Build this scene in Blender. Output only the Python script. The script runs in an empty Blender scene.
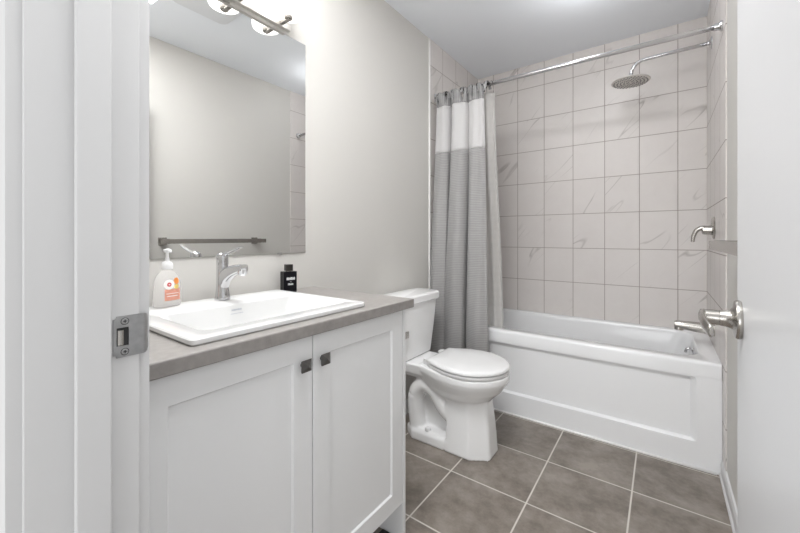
import bpy, bmesh, math, random
from mathutils import Vector, Matrix

random.seed(7)
SC = bpy.context.scene
COL = SC.collection
PI = math.pi

# ------------------------------------------------------------------ camera, world, exposure
cam_data = bpy.data.cameras.new('camera')
cam = bpy.data.objects.new('camera', cam_data)
COL.objects.link(cam)
cam.location = (0.0, 0.0, 1.10)
cam.rotation_euler = (PI / 2, 0, math.radians(36.14))
cam_data.sensor_width = 36.0
cam_data.lens = 36.0 * 359.165 / 800.0
cam_data.shift_y = -29.3 / 800.0
cam_data.clip_start = 0.02
SC.camera = cam

SC.view_settings.view_transform = 'Standard'
SC.view_settings.look = 'None'
SC.view_settings.gamma = 1.0
SC.view_settings.exposure = 0.34
SC.view_settings.use_curve_mapping = False

world = bpy.data.worlds.new('daylight')
SC.world = world
world.use_nodes = True
world.node_tree.nodes['Background'].inputs[0].default_value = (1.0, 1.0, 1.0, 1)
world.node_tree.nodes['Background'].inputs[1].default_value = 0.62
LAMP_GLOW = 1.35
BULB_WATTS = 7.5          # strength of the vanity lamp glass


def area_lamp(name, loc, size, energy, color, rot=(0, 0, 0)):
    d = bpy.data.lights.new(name, 'AREA')
    d.shape = 'RECTANGLE'
    d.size, d.size_y = size
    d.energy = energy
    d.color = color
    o = bpy.data.objects.new(name, d)
    o.location = loc
    o.rotation_euler = rot
    COL.objects.link(o)
    return o


# added fill lamps without fixtures: overhead by the door and tub, and in the hall
def globe_lamp(name, loc, radius, energy, color):
    d = bpy.data.lights.new(name, 'POINT')
    d.shadow_soft_size = radius
    d.energy = energy
    d.color = color
    o = bpy.data.objects.new(name, d)
    o.location = loc
    COL.objects.link(o)
    return o


globe_lamp('tub_fill_lamp', (-0.30, 2.08, 2.34), 0.13, 3.0, (0.98, 0.985, 1.0))  # added unseen lamp, brightens the ceiling and the shower end
area_lamp('bathroom_fill_lamp', (-0.53, 0.56, 2.455), (0.66, 0.55), 21, (0.985, 0.99, 1.0))  # added unseen overhead fill, evens out the room
area_lamp('hall_fill_lamp', (-0.25, -2.3, 0.85), (2.2, 1.3), 30, (0.97, 0.985, 1.0), (math.radians(100), 0, 0))  # added fill behind the camera, no window stands there

# ------------------------------------------------------------------ room numbers
XL, XR = -1.300, 0.2287
YF, YB = 0.209, 2.920          # front wall inner face, back wall
YH = 0.0846                    # hall face of the front wall
ZC = 2.471
TS, TH = 0.2059, 0.2542        # wall tile
TX0, TZ0 = -0.9486, 1.781
XJ = -0.646                    # left jamb face
XH = 0.140                     # hinge jamb face


# ------------------------------------------------------------------ materials
def new_mat(name):
    m = bpy.data.materials.new(name)
    m.use_nodes = True
    nt = m.node_tree
    return m, nt, nt.nodes['Principled BSDF']


def pmat(name, color, rough=0.5, metal=0.0, noise=0.0, nscale=20.0, bump=0.0, bscale=60.0,
         coat=0.0, spec=0.5, transmission=0.0, ior=1.45):
    m, nt, b = new_mat(name)
    N, L = nt.nodes.new, nt.links.new
    b.inputs['Base Color'].default_value = (*color, 1)
    b.inputs['Roughness'].default_value = rough
    b.inputs['Metallic'].default_value = metal
    b.inputs['Coat Weight'].default_value = coat
    b.inputs['Coat Roughness'].default_value = 0.08
    b.inputs['Specular IOR Level'].default_value = spec
    b.inputs['Transmission Weight'].default_value = transmission
    b.inputs['IOR'].default_value = ior
    tc = N('ShaderNodeTexCoord')
    if noise:
        t = N('ShaderNodeTexNoise')
        t.inputs['Scale'].default_value = nscale
        t.inputs['Detail'].default_value = 6
        L(tc.outputs['Object'], t.inputs['Vector'])
        r = N('ShaderNodeMix')
        r.data_type = 'RGBA'
        r.inputs[6].default_value = (*[c * (1 - noise) for c in color], 1)
        r.inputs[7].default_value = (*[min(1, c * (1 + noise)) for c in color], 1)
        L(t.outputs['Fac'], r.inputs[0])
        L(r.outputs[2], b.inputs['Base Color'])
    if bump:
        t = N('ShaderNodeTexNoise')
        t.inputs['Scale'].default_value = bscale
        t.inputs['Detail'].default_value = 3
        L(tc.outputs['Object'], t.inputs['Vector'])
        bp = N('ShaderNodeBump')
        bp.inputs['Strength'].default_value = bump
        bp.inputs['Distance'].default_value = 0.002
        L(t.outputs['Fac'], bp.inputs['Height'])
        L(bp.outputs['Normal'], b.inputs['Normal'])
    return m


def tile_mat(name, ax, ay, o, size, grout_w, tile, tile2, grout, rough, veins=0.0, cloud=0.0, vein_col=(0.3, 0.27, 0.25)):
    """ax, ay: object axes (0..2) across and up the tile grid; o: grid origin; size: tile size."""
    m, nt, b = new_mat(name)
    N, L = nt.nodes.new, nt.links.new

    def math_(op, a, c=None, d=None):
        n = N('ShaderNodeMath')
        n.operation = op
        for i, v in enumerate((a, c, d)):
            if v is None:
                continue
            if isinstance(v, (int, float)):
                n.inputs[i].default_value = v
            else:
                L(v, n.inputs[i])
        return n.outputs[0]

    tc = N('ShaderNodeTexCoord')
    sp = N('ShaderNodeSeparateXYZ')
    L(tc.outputs['Object'], sp.inputs[0])
    cell, edge = [], []
    for k, axn in enumerate((ax, ay)):
        g = math_('DIVIDE', math_('SUBTRACT', sp.outputs[axn], o[k]), size[k])
        cell.append(math_('FLOOR', g))
        f = math_('FRACT', g)
        d = math_('MULTIPLY', math_('MINIMUM', f, math_('SUBTRACT', 1.0, f)), size[k])
        edge.append(d)
    dist = math_('MINIMUM', edge[0], edge[1])
    mr = N('ShaderNodeMapRange')
    mr.inputs['From Min'].default_value = grout_w * 0.35
    mr.inputs['From Max'].default_value = grout_w * 0.65
    L(dist, mr.inputs['Value'])
    tmask = mr.outputs[0]                     # 1 on the tile, 0 in the joint
    cv = N('ShaderNodeCombineXYZ')
    L(cell[0], cv.inputs[0])
    L(cell[1], cv.inputs[1])
    wn = N('ShaderNodeTexWhiteNoise')
    wn.noise_dimensions = '3D'
    L(cv.outputs[0], wn.inputs['Vector'])
    # tile local coordinates shifted at random
    off = N('ShaderNodeVectorMath')
    off.operation = 'SCALE'
    off.inputs['Scale'].default_value = 7.0
    L(wn.outputs['Color'], off.inputs[0])
    add = N('ShaderNodeVectorMath')
    add.operation = 'ADD'
    L(tc.outputs['Object'], add.inputs[0])
    L(off.outputs[0], add.inputs[1])
    n1 = N('ShaderNodeTexNoise')
    n1.inputs['Scale'].default_value = 6.0
    n1.inputs['Detail'].default_value = 10
    n1.inputs['Roughness'].default_value = 0.72
    L(add.outputs[0], n1.inputs['Vector'])
    mx = N('ShaderNodeMix')
    mx.data_type = 'RGBA'
    mx.inputs[6].default_value = (*tile, 1)
    mx.inputs[7].default_value = (*tile2, 1)
    cr = N('ShaderNodeMapRange')
    cr.inputs['From Min'].default_value = 0.5 - 0.5 / (1 + 3 * cloud)
    cr.inputs['From Max'].default_value = 0.5 + 0.5 / (1 + 3 * cloud)
    L(n1.outputs['Fac'], cr.inputs['Value'])
    L(cr.outputs[0], mx.inputs[0])
    colr = mx.outputs[2]
    if veins:
        # long diagonal streaks: ridges of a stretched noise
        mp = N('ShaderNodeMapping')
        mp.vector_type = 'TEXTURE'
        mp.inputs['Rotation'].default_value = (0.0, math.radians(-48), 0.0) if ax == 0 else (math.radians(48), 0, 0)
        mp.inputs['Scale'].default_value = (1.2, 0.24, 0.16) if ax == 0 else (0.24, 1.2, 0.16)
        L(add.outputs[0], mp.inputs['Vector'])
        n2 = N('ShaderNodeTexNoise')
        n2.inputs['Scale'].default_value = 1.0
        n2.inputs['Detail'].default_value = 2
        n2.inputs['Distortion'].default_value = 0.35
        L(mp.outputs[0], n2.inputs['Vector'])
        ridge = math_('ABSOLUTE', math_('SUBTRACT', n2.outputs['Fac'], 0.5))
        vm = N('ShaderNodeMapRange')
        vm.inputs['From Min'].default_value = 0.0
        vm.inputs['From Max'].default_value = 0.011
        vm.inputs['To Min'].default_value = 1.0
        vm.inputs['To Max'].default_value = 0.0
        L(ridge, vm.inputs['Value'])
        n3 = N('ShaderNodeTexNoise')
        n3.inputs['Scale'].default_value = 3.2
        L(add.outputs[0], n3.inputs['Vector'])
        v3 = N('ShaderNodeMapRange')
        v3.inputs['From Min'].default_value = 0.50
        v3.inputs['From Max'].default_value = 0.68
        L(n3.outputs['Fac'], v3.inputs['Value'])
        amt = math_('MULTIPLY', math_('MULTIPLY', vm.outputs[0], v3.outputs[0]), veins)
        m2 = N('ShaderNodeMix')
        m2.data_type = 'RGBA'
        L(amt, m2.inputs[0])
        L(colr, m2.inputs[6])
        m2.inputs[7].default_value = (*vein_col, 1)
        colr = m2.outputs[2]
    fin = N('ShaderNodeMix')
    fin.data_type = 'RGBA'
    fin.inputs[6].default_value = (*grout, 1)
    L(tmask, fin.inputs[0])
    L(colr, fin.inputs[7])
    L(fin.outputs[2], b.inputs['Base Color'])
    rr = N('ShaderNodeMapRange')
    rr.inputs['To Min'].default_value = 0.85
    rr.inputs['To Max'].default_value = rough
    L(tmask, rr.inputs['Value'])
    L(rr.outputs[0], b.inputs['Roughness'])
    bp = N('ShaderNodeBump')
    bp.inputs['Strength'].default_value = 0.35
    bp.inputs['Distance'].default_value = 0.002
    L(tmask, bp.inputs['Height'])
    L(bp.outputs['Normal'], b.inputs['Normal'])
    return m


M = {}
M['paint'] = pmat('greige_wall_paint', (0.61, 0.595, 0.567), 0.6, noise=0.012, nscale=3, bump=0.05, bscale=220)
M['ceiling'] = pmat('ceiling_paint', (0.885, 0.915, 0.955), 0.8, bump=0.05, bscale=200)
M['trim'] = pmat('white_trim_paint', (0.67, 0.67, 0.672), 0.38, bump=0.03, bscale=90)
M['door'] = pmat('white_door_paint', (0.60, 0.605, 0.615), 0.33, bump=0.03, bscale=60)
M['cabinet'] = pmat('white_cabinet_lacquer', (0.82, 0.825, 0.83), 0.35)
TILE_C = ((0.66, 0.622, 0.60), (0.71, 0.676, 0.655), (0.33, 0.285, 0.26))
M['tile_back'] = tile_mat('marble_wall_tile_back', 0, 2, (TX0, TZ0), (TS, TH), 0.0040, *TILE_C, 0.36, veins=0.6, cloud=0.3)
M['tile_side'] = tile_mat('marble_wall_tile_side', 1, 2, (YB, TZ0), (TS, TH), 0.0040, *TILE_C, 0.36, veins=0.6, cloud=0.3)
M['floor'] = tile_mat('taupe_floor_tile', 0, 1, (-0.455, 2.1921), (0.349, 0.342), 0.0062,
                      (0.155, 0.131, 0.110), (0.305, 0.268, 0.234), (0.62, 0.585, 0.54), 0.34, cloud=0.95)
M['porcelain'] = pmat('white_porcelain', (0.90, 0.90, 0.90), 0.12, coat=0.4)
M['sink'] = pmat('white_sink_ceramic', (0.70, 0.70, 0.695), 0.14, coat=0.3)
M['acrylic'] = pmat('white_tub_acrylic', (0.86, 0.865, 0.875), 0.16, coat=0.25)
M['seat'] = pmat('white_seat_plastic', (0.82, 0.82, 0.82), 0.2)
M['chrome'] = pmat('polished_chrome', (0.64, 0.64, 0.65), 0.09, metal=1.0)
M['nickel'] = pmat('brushed_nickel', (0.49, 0.47, 0.44), 0.26, metal=1.0, noise=0.05, nscale=120)
M['satin'] = pmat('satin_nickel_bar', (0.74, 0.72, 0.69), 0.42, metal=1.0)
M['steel'] = pmat('brushed_steel_plate', (0.42, 0.42, 0.42), 0.34, metal=1.0, noise=0.22, nscale=90)
M['pewter'] = pmat('dark_pewter_knob', (0.15, 0.145, 0.14), 0.38, metal=1.0, noise=0.3, nscale=70)
M['hole_shade'] = pmat('painted_recess_shade', (0.03, 0.03, 0.03), 0.6)  # near-black colour standing for shade in the latch hole and screw recesses
M['bronze'] = pmat('dark_bronze_metal', (0.035, 0.03, 0.028), 0.4, metal=0.6)
M['laminate'] = pmat('grey_stone_laminate', (0.28, 0.263, 0.25), 0.30, noise=0.26, nscale=55)
M['mirror'] = pmat('mirror_silver', (0.84, 0.845, 0.84), 0.0, metal=1.0)
M['glass_edge'] = pmat('mirror_edge_glass', (0.30, 0.33, 0.28), 0.2)
M['black_glass'] = pmat('black_bottle_glass', (0.006, 0.006, 0.009), 0.25, spec=0.25)
M['black_cap'] = pmat('black_bottle_cap', (0.018, 0.015, 0.013), 0.3)
M['white_ink'] = pmat('white_lettering_ink', (0.75, 0.75, 0.76), 0.5)
M['blue_ink'] = pmat('pale_blue_grey_ink', (0.42, 0.44, 0.50), 0.5)
M['soap'] = pmat('clear_soap_bottle', (0.99, 0.98, 0.97), 0.05, transmission=0.75, ior=1.07)
M['soap_pump'] = pmat('white_pump_plastic', (0.86, 0.86, 0.86), 0.3)
M['label_white'] = pmat('white_label', (0.85, 0.83, 0.80), 0.5)
M['label_coral'] = pmat('coral_label_print', (0.66, 0.30, 0.22), 0.5, noise=0.4, nscale=160)
M['label_red'] = pmat('red_label_print', (0.55, 0.05, 0.06), 0.5)
M['label_orange'] = pmat('orange_label_print', (0.75, 0.25, 0.06), 0.5, noise=0.4, nscale=140)
M['label_yellow'] = pmat('yellow_label_print', (0.72, 0.55, 0.16), 0.5)
M['vent_black'] = pmat('black_vent_metal', (0.022, 0.022, 0.024), 0.4)
M['rubber'] = pmat('grey_nozzle_rubber', (0.22, 0.22, 0.22), 0.5)
M['caulk'] = pmat('white_caulk', (0.90, 0.89, 0.88), 0.4)
M['fan_plastic'] = pmat('fan_white_plastic', (0.74, 0.755, 0.775), 0.5)


def lamp_mat():
    m, nt, b = new_mat('glowing_opal_glass')
    b.inputs['Base Color'].default_value = (0.9, 0.89, 0.87, 1)
    b.inputs['Roughness'].default_value = 0.15
    b.inputs['Emission Color'].default_value = (1.0, 0.98, 0.955, 1)
    b.inputs['Emission Strength'].default_value = LAMP_GLOW
    return m


M['lamp'] = lamp_mat()


def fabric_mat(name, c1, c2, period, translucency, alpha=1.0, rib=0.35, vertical=False):
    m, nt, b = new_mat(name)
    N, L = nt.nodes.new, nt.links.new
    tc = N('ShaderNodeTexCoord')
    w = N('ShaderNodeTexWave')
    w.bands_direction = 'X' if vertical else 'Z'
    w.inputs['Scale'].default_value = 1.0 / period * 0.314
    w.inputs['Distortion'].default_value = 0.6
    w.inputs['Detail'].default_value = 2
    L(tc.outputs['Object'], w.inputs['Vector'])
    nz = N('ShaderNodeTexNoise')
    nz.inputs['Scale'].default_value = 90
    mpn = N('ShaderNodeMapping')
    mpn.inputs['Scale'].default_value = (0.2, 0.2, 3.0)
    L(tc.outputs['Object'], mpn.inputs['Vector'])
    L(mpn.outputs[0], nz.inputs['Vector'])
    ad = N('ShaderNodeMath')
    ad.operation = 'MULTIPLY_ADD'
    ad.inputs[1].default_value = 0.5
    L(nz.outputs['Fac'], ad.inputs[0])
    hm = N('ShaderNodeMath')
    hm.operation = 'MULTIPLY'
    hm.inputs[1].default_value = 0.5
    L(w.outputs['Fac'], hm.inputs[0])
    L(hm.outputs[0], ad.inputs[2])
    mx = N('ShaderNodeMix')
    mx.data_type = 'RGBA'
    mx.inputs[6].default_value = (*c1, 1)
    mx.inputs[7].default_value = (*c2, 1)
    L(ad.outputs[0], mx.inputs[0])
    L(mx.outputs[2], b.inputs['Base Color'])
    b.inputs['Roughness'].default_value = 0.75
    b.inputs['Sheen Weight'].default_value = 0.15
    bp = N('ShaderNodeBump')
    bp.inputs['Strength'].default_value = rib
    bp.inputs['Distance'].default_value = 0.002
    L(ad.outputs[0], bp.inputs['Height'])
    L(bp.outputs['Normal'], b.inputs['Normal'])
    out = nt.nodes['Material Output']
    tr = N('ShaderNodeBsdfTranslucent')
    L(mx.outputs[2], tr.inputs['Color'])
    ms = N('ShaderNodeMixShader')
    ms.inputs[0].default_value = translucency
    L(b.outputs[0], ms.inputs[1])
    L(tr.outputs[0], ms.inputs[2])
    last = ms.outputs[0]
    if alpha < 1:
        tp = N('ShaderNodeBsdfTransparent')
        m3 = N('ShaderNodeMixShader')
        m3.inputs[0].default_value = alpha
        L(tp.outputs[0], m3.inputs[1])
        L(last, m3.inputs[2])
        last = m3.outputs[0]
    L(last, out.inputs['Surface'])
    return m


M['curtain'] = fabric_mat('grey_ribbed_curtain_cloth', (0.27, 0.264, 0.262), (0.46, 0.452, 0.448), 0.011, 0.03)
M['curtain_head'] = fabric_mat('grey_curtain_header_cloth', (0.22, 0.215, 0.215), (0.46, 0.455, 0.455), 0.012, 0.05, vertical=True)  # dark stripes put the shade of the pleat gaps into the colour
M['sheer'] = fabric_mat('white_sheer_curtain_cloth', (0.80, 0.79, 0.79), (0.86, 0.85, 0.85), 0.006, 0.35, rib=0.1)
M['liner'] = fabric_mat('clear_frosted_liner_film', (0.80, 0.79, 0.77), (0.84, 0.83, 0.81), 0.05, 0.4, alpha=0.62, rib=0.05)


# ------------------------------------------------------------------ mesh helpers
def put(name, bm, mat, parent=None, smooth=False, bevel=0.0, seg=2, auto=None):
    me = bpy.data.meshes.new(name)
    bmesh.ops.recalc_face_normals(bm, faces=bm.faces[:])
    if smooth:
        for f in bm.faces:
            f.smooth = True
    if auto is not None:
        for f in bm.faces:
            f.smooth = True
        lim = math.radians(auto)
        for e in bm.edges:
            if len(e.link_faces) != 2 or e.calc_face_angle(0) > lim:
                e.smooth = False
    bm.to_mesh(me)
    bm.free()
    me.materials.append(mat)
    o = bpy.data.objects.new(name, me)
    COL.objects.link(o)
    if parent is not None:
        o.parent = parent
        o.matrix_parent_inverse = Matrix.Translation(-parent.location)
    if bevel:
        b = o.modifiers.new('bevel', 'BEVEL')
        b.width = bevel
        b.segments = seg
        b.limit_method = 'ANGLE'
        b.angle_limit = math.radians(40)
        b.harden_normals = False
        for p in me.polygons:
            p.use_smooth = False
    return o


def empty(name, loc, label, cat, group=None):
    o = bpy.data.objects.new(name, None)
    COL.objects.link(o)
    o.location = loc
    o.empty_display_size = 0.05
    return tag(o, label, cat, group)


def tag(o, label, cat, group=None, kind=None):
    o['label'] = label
    o['category'] = cat
    if group:
        o['group'] = group
    if kind:
        o['kind'] = kind
    return o


def B(bm, x0, x1, y0, y1, z0, z1):
    vs = [bm.verts.new((x, y, z)) for z in (z0, z1) for y in (y0, y1) for x in (x0, x1)]
    for f in ((0, 1, 3, 2), (4, 6, 7, 5), (0, 4, 5, 1), (1, 5, 7, 3), (3, 7, 6, 2), (2, 6, 4, 0)):
        bm.faces.new([vs[i] for i in f])
    return bm


def box(*a):
    return B(bmesh.new(), *a)


def loft(bm, rings, closed=True, cap=True):
    """rings: lists of points with equal counts."""
    prev = None
    first = None
    for r in rings:
        vs = [bm.verts.new(p) for p in r]
        if first is None:
            first = vs
        if prev:
            n = len(vs)
            for i in range(n if closed else n - 1):
                j = (i + 1) % n
                bm.faces.new((prev[i], prev[j], vs[j], vs[i]))
        prev = vs
    if cap and closed:
        bm.faces.new(first[::-1])
        bm.faces.new(prev)
    return bm


def frame_of(d):
    d = d.normalized()
    up = Vector((0, 0, 1)) if abs(d.z) < 0.95 else Vector((0, 1, 0))
    a = d.cross(up).normalized()
    return a, a.cross(d).normalized()


def tube(bm, pts, rad, n=16, flat=1.0, side=None):
    """swept round (or flattened) tube; rad a number or one per point."""
    pts = [Vector(p) for p in pts]
    rings = []
    for i, p in enumerate(pts):
        d = (pts[min(i + 1, len(pts) - 1)] - pts[max(i - 1, 0)])
        if side is not None:
            a = Vector(side).normalized()
            b = d.normalized().cross(a).normalized()
        else:
            a, b = frame_of(d)
        r = rad[i] if isinstance(rad, (list, tuple)) else rad
        rings.append([p + a * (r * math.cos(2 * PI * k / n)) + b * (r * flat * math.sin(2 * PI * k / n)) for k in range(n)])
    return loft(bm, rings)


def lathe(bm, prof, origin, axis, n=32):
    """prof: (radius, height along axis) pairs."""
    axis = Vector(axis).normalized()
    a, b = frame_of(axis)
    o = Vector(origin)
    rings = [[o + axis * h + a * (max(r, 1e-4) * math.cos(2 * PI * k / n)) + b * (max(r, 1e-4) * math.sin(2 * PI * k / n)) for k in range(n)] for r, h in prof]
    return loft(bm, rings)


def smooth_path(ctrl, n=10):
    """Catmull-Rom through control points."""
    P = [Vector(c) for c in ctrl]
    P = [P[0] * 2 - P[1]] + P + [P[-1] * 2 - P[-2]]
    out = []
    for i in range(1, len(P) - 2):
        for k in range(n):
            t = k / n
            a, b, c, d = P[i - 1], P[i], P[i + 1], P[i + 2]
            out.append(0.5 * ((2 * b) + (c - a) * t + (2 * a - 5 * b + 4 * c - d) * t * t + (3 * b - a - 3 * c + d) * t ** 3))
    out.append(P[-2])
    return out


def rrect(x0, x1, y0, y1, r, z, n=6):
    """rounded rectangle loop, counter-clockwise."""
    out = []
    for cx, cy, a0 in ((x1 - r, y1 - r, 0), (x0 + r, y1 - r, 90), (x0 + r, y0 + r, 180), (x1 - r, y0 + r, 270)):
        for k in range(n + 1):
            a = math.radians(a0 + 90 * k / n)
            out.append((cx + r * math.cos(a), cy + r * math.sin(a), z))
    return out


def struct(name, bm, mat, label, cat, **kw):
    o = put(name, bm, mat, **kw)
    return tag(o, label, cat, kind='structure')


# ------------------------------------------------------------------ the room shell
struct('floor', box(XL - 0.12, XR + 0.12, -2.6, YB + 0.12, -0.05, 0.0), M['floor'],
       'taupe square floor tiles with pale grout lines', 'floor')
struct('ceiling', box(XL - 0.12, XR + 0.12, YH, YB + 0.12, ZC, ZC + 0.08), M['ceiling'], 'plain white ceiling above the shower and vanity', 'ceiling')
struct('wall_left', box(XL - 0.1, XL, YH, YB + 0.12, 0, ZC), M['paint'], 'greige painted wall behind the mirror and the toilet', 'wall')
struct('wall_right', box(XR, XR + 0.1, YH, YB + 0.12, 0, ZC), M['paint'], 'greige painted wall behind the open door', 'wall')
struct('wall_back', box(XL, XR, YB, YB + 0.1, 0, ZC), M['tile_back'], 'marble look tiled wall behind the bathtub', 'wall')
TT = 0.005
YTL, YTR = 2.115, 2.112
struct('wall_left_tile', box(XL, XL + TT, YTL + 0.008, YB, 0.50, ZC), M['tile_side'], 'marble look tiled strip of wall behind the shower curtain', 'wall')
bm = box(XR - TT, XR, YTR, YB, 0.513, ZC)
B(bm, XR - TT, XR, YTR, 2.208, 0.075, 0.513)
struct('wall_right_tile', bm, M['tile_side'], 'marble look tiled wall that carries the shower arm and tub spout', 'wall')
struct('trim_1', box(XL, XL + 0.010, YTL, YTL + 0.008, 0.09, ZC), M['caulk'], 'white vertical edge trim of the left tiled wall', 'trim')

bm = box(XL, XJ - 0.02, YH, YF, 0, ZC)
B(bm, XH + 0.02, XR, YH, YF, 0, ZC)
B(bm, XJ - 0.02, XH + 0.02, YH, YF, 2.06, ZC)
struct('wall_front', bm, M['paint'], 'painted wall around the doorway', 'wall')

# door frame: jamb, stop, casings
fr = empty('door_frame', (XJ, YH, 0), 'white door jamb with stop and casing at the left edge of the view', 'door frame')
fr['kind'] = 'structure'
put('jamb', box(XJ - 0.019, XJ, YH, YF, 0, 2.04), M['trim'], fr, bevel=0.0015)
put('door_stop', box(XJ, XJ + 0.012, 0.1325, 0.1715, 0, 2.028), M['trim'], fr, bevel=0.002)


def casing(x_in, sgn, y_wall, ysgn):
    """moulded casing profile swept up; x_in inner edge, sgn direction away from the opening."""
    prof = [(0.0, 0.0), (0.0, 0.0145), (0.003, 0.0155), (0.045, 0.016), (0.055, 0.019), (0.066, 0.019), (0.070, 0.015), (0.070, 0.0)]
    b_ = bmesh.new()
    loft(b_, [[(x_in + sgn * u, y_wall + ysgn * v, z) for u, v in prof] for z in (0, 2.11)])
    return b_


put('casing', casing(XJ - 0.005, -1, YH, -1), M['trim'], fr)
put('casing', casing(XJ - 0.005, -1, YF, 1), M['trim'], fr)
put('header', box(XJ - 0.019, XH + 0.019, YH, YF, 2.04, 2.059), M['trim'], fr)
put('jamb', box(XH, XH + 0.019, YH, YF, 0, 2.04), M['trim'], fr)

# baseboards
def baseboard(pts_a, pts_b, nrm):
    b_ = bmesh.new()
    prof = [(0, 0), (0.017, 0), (0.017, 0.012), (0.012, 0.018), (0.011, 0.058), (0.006, 0.072), (0, 0.075)]
    loft(b_, [[(p[0] + nrm[0] * u, p[1] + nrm[1] * u, v) for u, v in prof] for p in (pts_a, pts_b)])
    return b_


struct('baseboard_right', baseboard((XR, YF + 0.001), (XR, 2.205), (-1, 0)), M['trim'], 'white baseboard along the right wall beside the open door', 'baseboard')
struct('baseboard_left', baseboard((XL, 1.09), (XL, YTL), (1, 0)), M['trim'], 'white baseboard behind the toilet', 'baseboard')

# ------------------------------------------------------------------ strike plate
st = empty('strike_plate', (XJ, 0.19, 0.953), 'brushed steel latch strike plate screwed to the white door jamb', 'strike plate')
bm = bmesh.new()
zc, hh = 0.953, 0.0305
y0, y1 = 0.1755, 0.2105
# flat plate as a frame around the latch hole, plus curved lip
hole = (0.1795, 0.1945, zc - 0.0135, zc + 0.0135)
T = 0.0022
x0 = XJ + 0.0002


def plate_piece(b_, a0, a1, z0_, z1_):
    B(b_, x0, x0 + T, a0, a1, z0_, z1_)


outer = rrect(y0, 0.2125, zc - hh, zc + hh, 0.004, 0, 4)
bm2 = bmesh.new()
ys = [y0, hole[0], hole[1], 0.2125]
zs = [zc - hh, hole[2], hole[3], zc + hh]
verts = {}
for i, yy in enumerate(ys):
    for j, zz in enumerate(zs):
        verts[i, j] = bm2.verts.new((x0 + T / 2, yy, zz))
for i in range(3):
    for j in range(3):
        if (i, j) != (1, 1):
            bm2.faces.new((verts[i, j], verts[i + 1, j], verts[i + 1, j + 1], verts[i, j + 1]))
# lip rolling round the jamb edge, its far end rounded
prev = [verts[3, 0], verts[3, 1], verts[3, 2], verts[3, 3]]
for k in range(1, 6):
    t = k / 5
    ang = t * 1.15
    yy = 0.2125 + 0.0095 * math.sin(ang)
    xx = x0 + T / 2 - 0.013 * (1 - math.cos(ang))
    sc = 1 - 0.42 * t ** 3
    cur = [bm2.verts.new((xx, yy, zc + (z_ - zc) * sc)) for z_ in zs]
    for j in range(3):
        bm2.faces.new((prev[j], cur[j], cur[j + 1], prev[j + 1]))
    prev = cur
bmesh.ops.bevel(bm2, geom=[verts[0, 0], verts[0, 3]], offset=0.004, segments=3, affect='VERTICES')
bm.free()
pl = put('plate', bm2, M['steel'], st)
md = pl.modifiers.new('solid', 'SOLIDIFY')
md.thickness = T
md.offset = 0
bvm = pl.modifiers.new('bevel', 'BEVEL')
bvm.width = 0.0008
bvm.segments = 2
put('latch_hole_shade', box(XJ + 0.0001, XJ + 0.0006, hole[0], hole[1], hole[2], hole[3]), M['hole_shade'], st)  # thin black slab painted as the hole's shade, the jamb is solid
# bent tab inside the hole
bm = bmesh.new()
loft(bm, [[(XJ + 0.0006 + 0.0012 * math.sin(t * PI), hole[0] + 0.002 + t * 0.007, zz) for t in [k / 6 for k in range(7)]] for zz in (hole[2] + 0.001, hole[3] - 0.004)], closed=False)
put('tab', bm, M['nickel'], st, smooth=True)
for dz in (0.0225, -0.0225):
    bm = bmesh.new()
    lathe(bm, [(0.0044, 0.0), (0.0044, 0.0006), (0.0035, 0.0012), (0.0012, 0.0007)], (x0 + T, 0.1895, zc + dz), (1, 0, 0), 20)
    s = put('screw', bm, M['steel'], st, auto=30)
    bm = bmesh.new()
    lathe(bm, [(0.0053, -0.0006), (0.0053, 0.0002)], (x0 + T, 0.1895, zc + dz), (1, 0, 0), 20)
    put('countersink_shade', bm, M['hole_shade'], s)  # black disc painted as a shade ring round the screw head
    bm = box(x0 + T + 0.0007, x0 + T + 0.0013, 0.1895 - 0.0026, 0.1895 + 0.0026, zc + dz - 0.0005, zc + dz + 0.0005)
    B(bm, x0 + T + 0.0007, x0 + T + 0.0013, 0.1895 - 0.0005, 0.1895 + 0.0005, zc + dz - 0.0026, zc + dz + 0.0026)
    put('slot_shade', bm, M['hole_shade'], s)  # black strips painted as the shade of the screw's cross cut

# ------------------------------------------------------------------ open door with lever
XD = 0.115                      # face of the open door towards the room
dr = empty('door_1', (XD, 0.936, 0), 'white flush door standing open at the right with a nickel lever', 'door')
dr['kind'] = 'structure'
dr.rotation_euler = (0, 0, math.radians(-1.6))
put('door_leaf', box(XD, XD + 0.035, 0.214, 0.926, 0.012, 2.03), M['door'], dr, bevel=0.002)
hd = None
ly, lz = 0.873, 0.953
bm = bmesh.new()
lathe(bm, [(0.0335, 0.0), (0.0345, 0.003), (0.0345, 0.006), (0.033, 0.0085), (0.0215, 0.0105), (0.0165, 0.015), (0.0145, 0.022), (0.0138, 0.029), (0.0132, 0.0292), (0.0125, 0.0292)], (XD, ly, lz), (-1, 0, 0), 40)
hd = put('door_handle', bm, M['nickel'], dr, auto=35)
bm = bmesh.new()
lathe(bm, [(0.0135, 0.0295), (0.0135, 0.050), (0.0128, 0.056), (0.006, 0.0585)], (XD, ly, lz), (-1, 0, 0), 32)
pts = smooth_path([(XD - 0.0505, ly + 0.004, lz), (XD - 0.0525, ly - 0.012, lz + 0.001), (XD - 0.0535, ly - 0.04, lz + 0.0005), (XD - 0.0515, ly - 0.072, lz - 0.003), (XD - 0.0455, ly - 0.100, lz - 0.008)], 8)
n_ = len(pts)
tube(bm, pts, [0.0135 * (1 - 0.25 * i / n_) * (0.55 if i == n_ - 1 else 1) for i in range(n_)], 20, flat=0.42, side=(0, 0, 1))
put('lever', bm, M['nickel'], hd, auto=50)
for hz in (0.25, 1.05, 1.82):
    bm = bmesh.new()
    lathe(bm, [(0.006, 0), (0.006, 0.09)], (XD + 0.041, 0.2125, hz), (0, 0, 1), 12)
    put('hinge', bm, M['nickel'], dr, auto=40)

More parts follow.
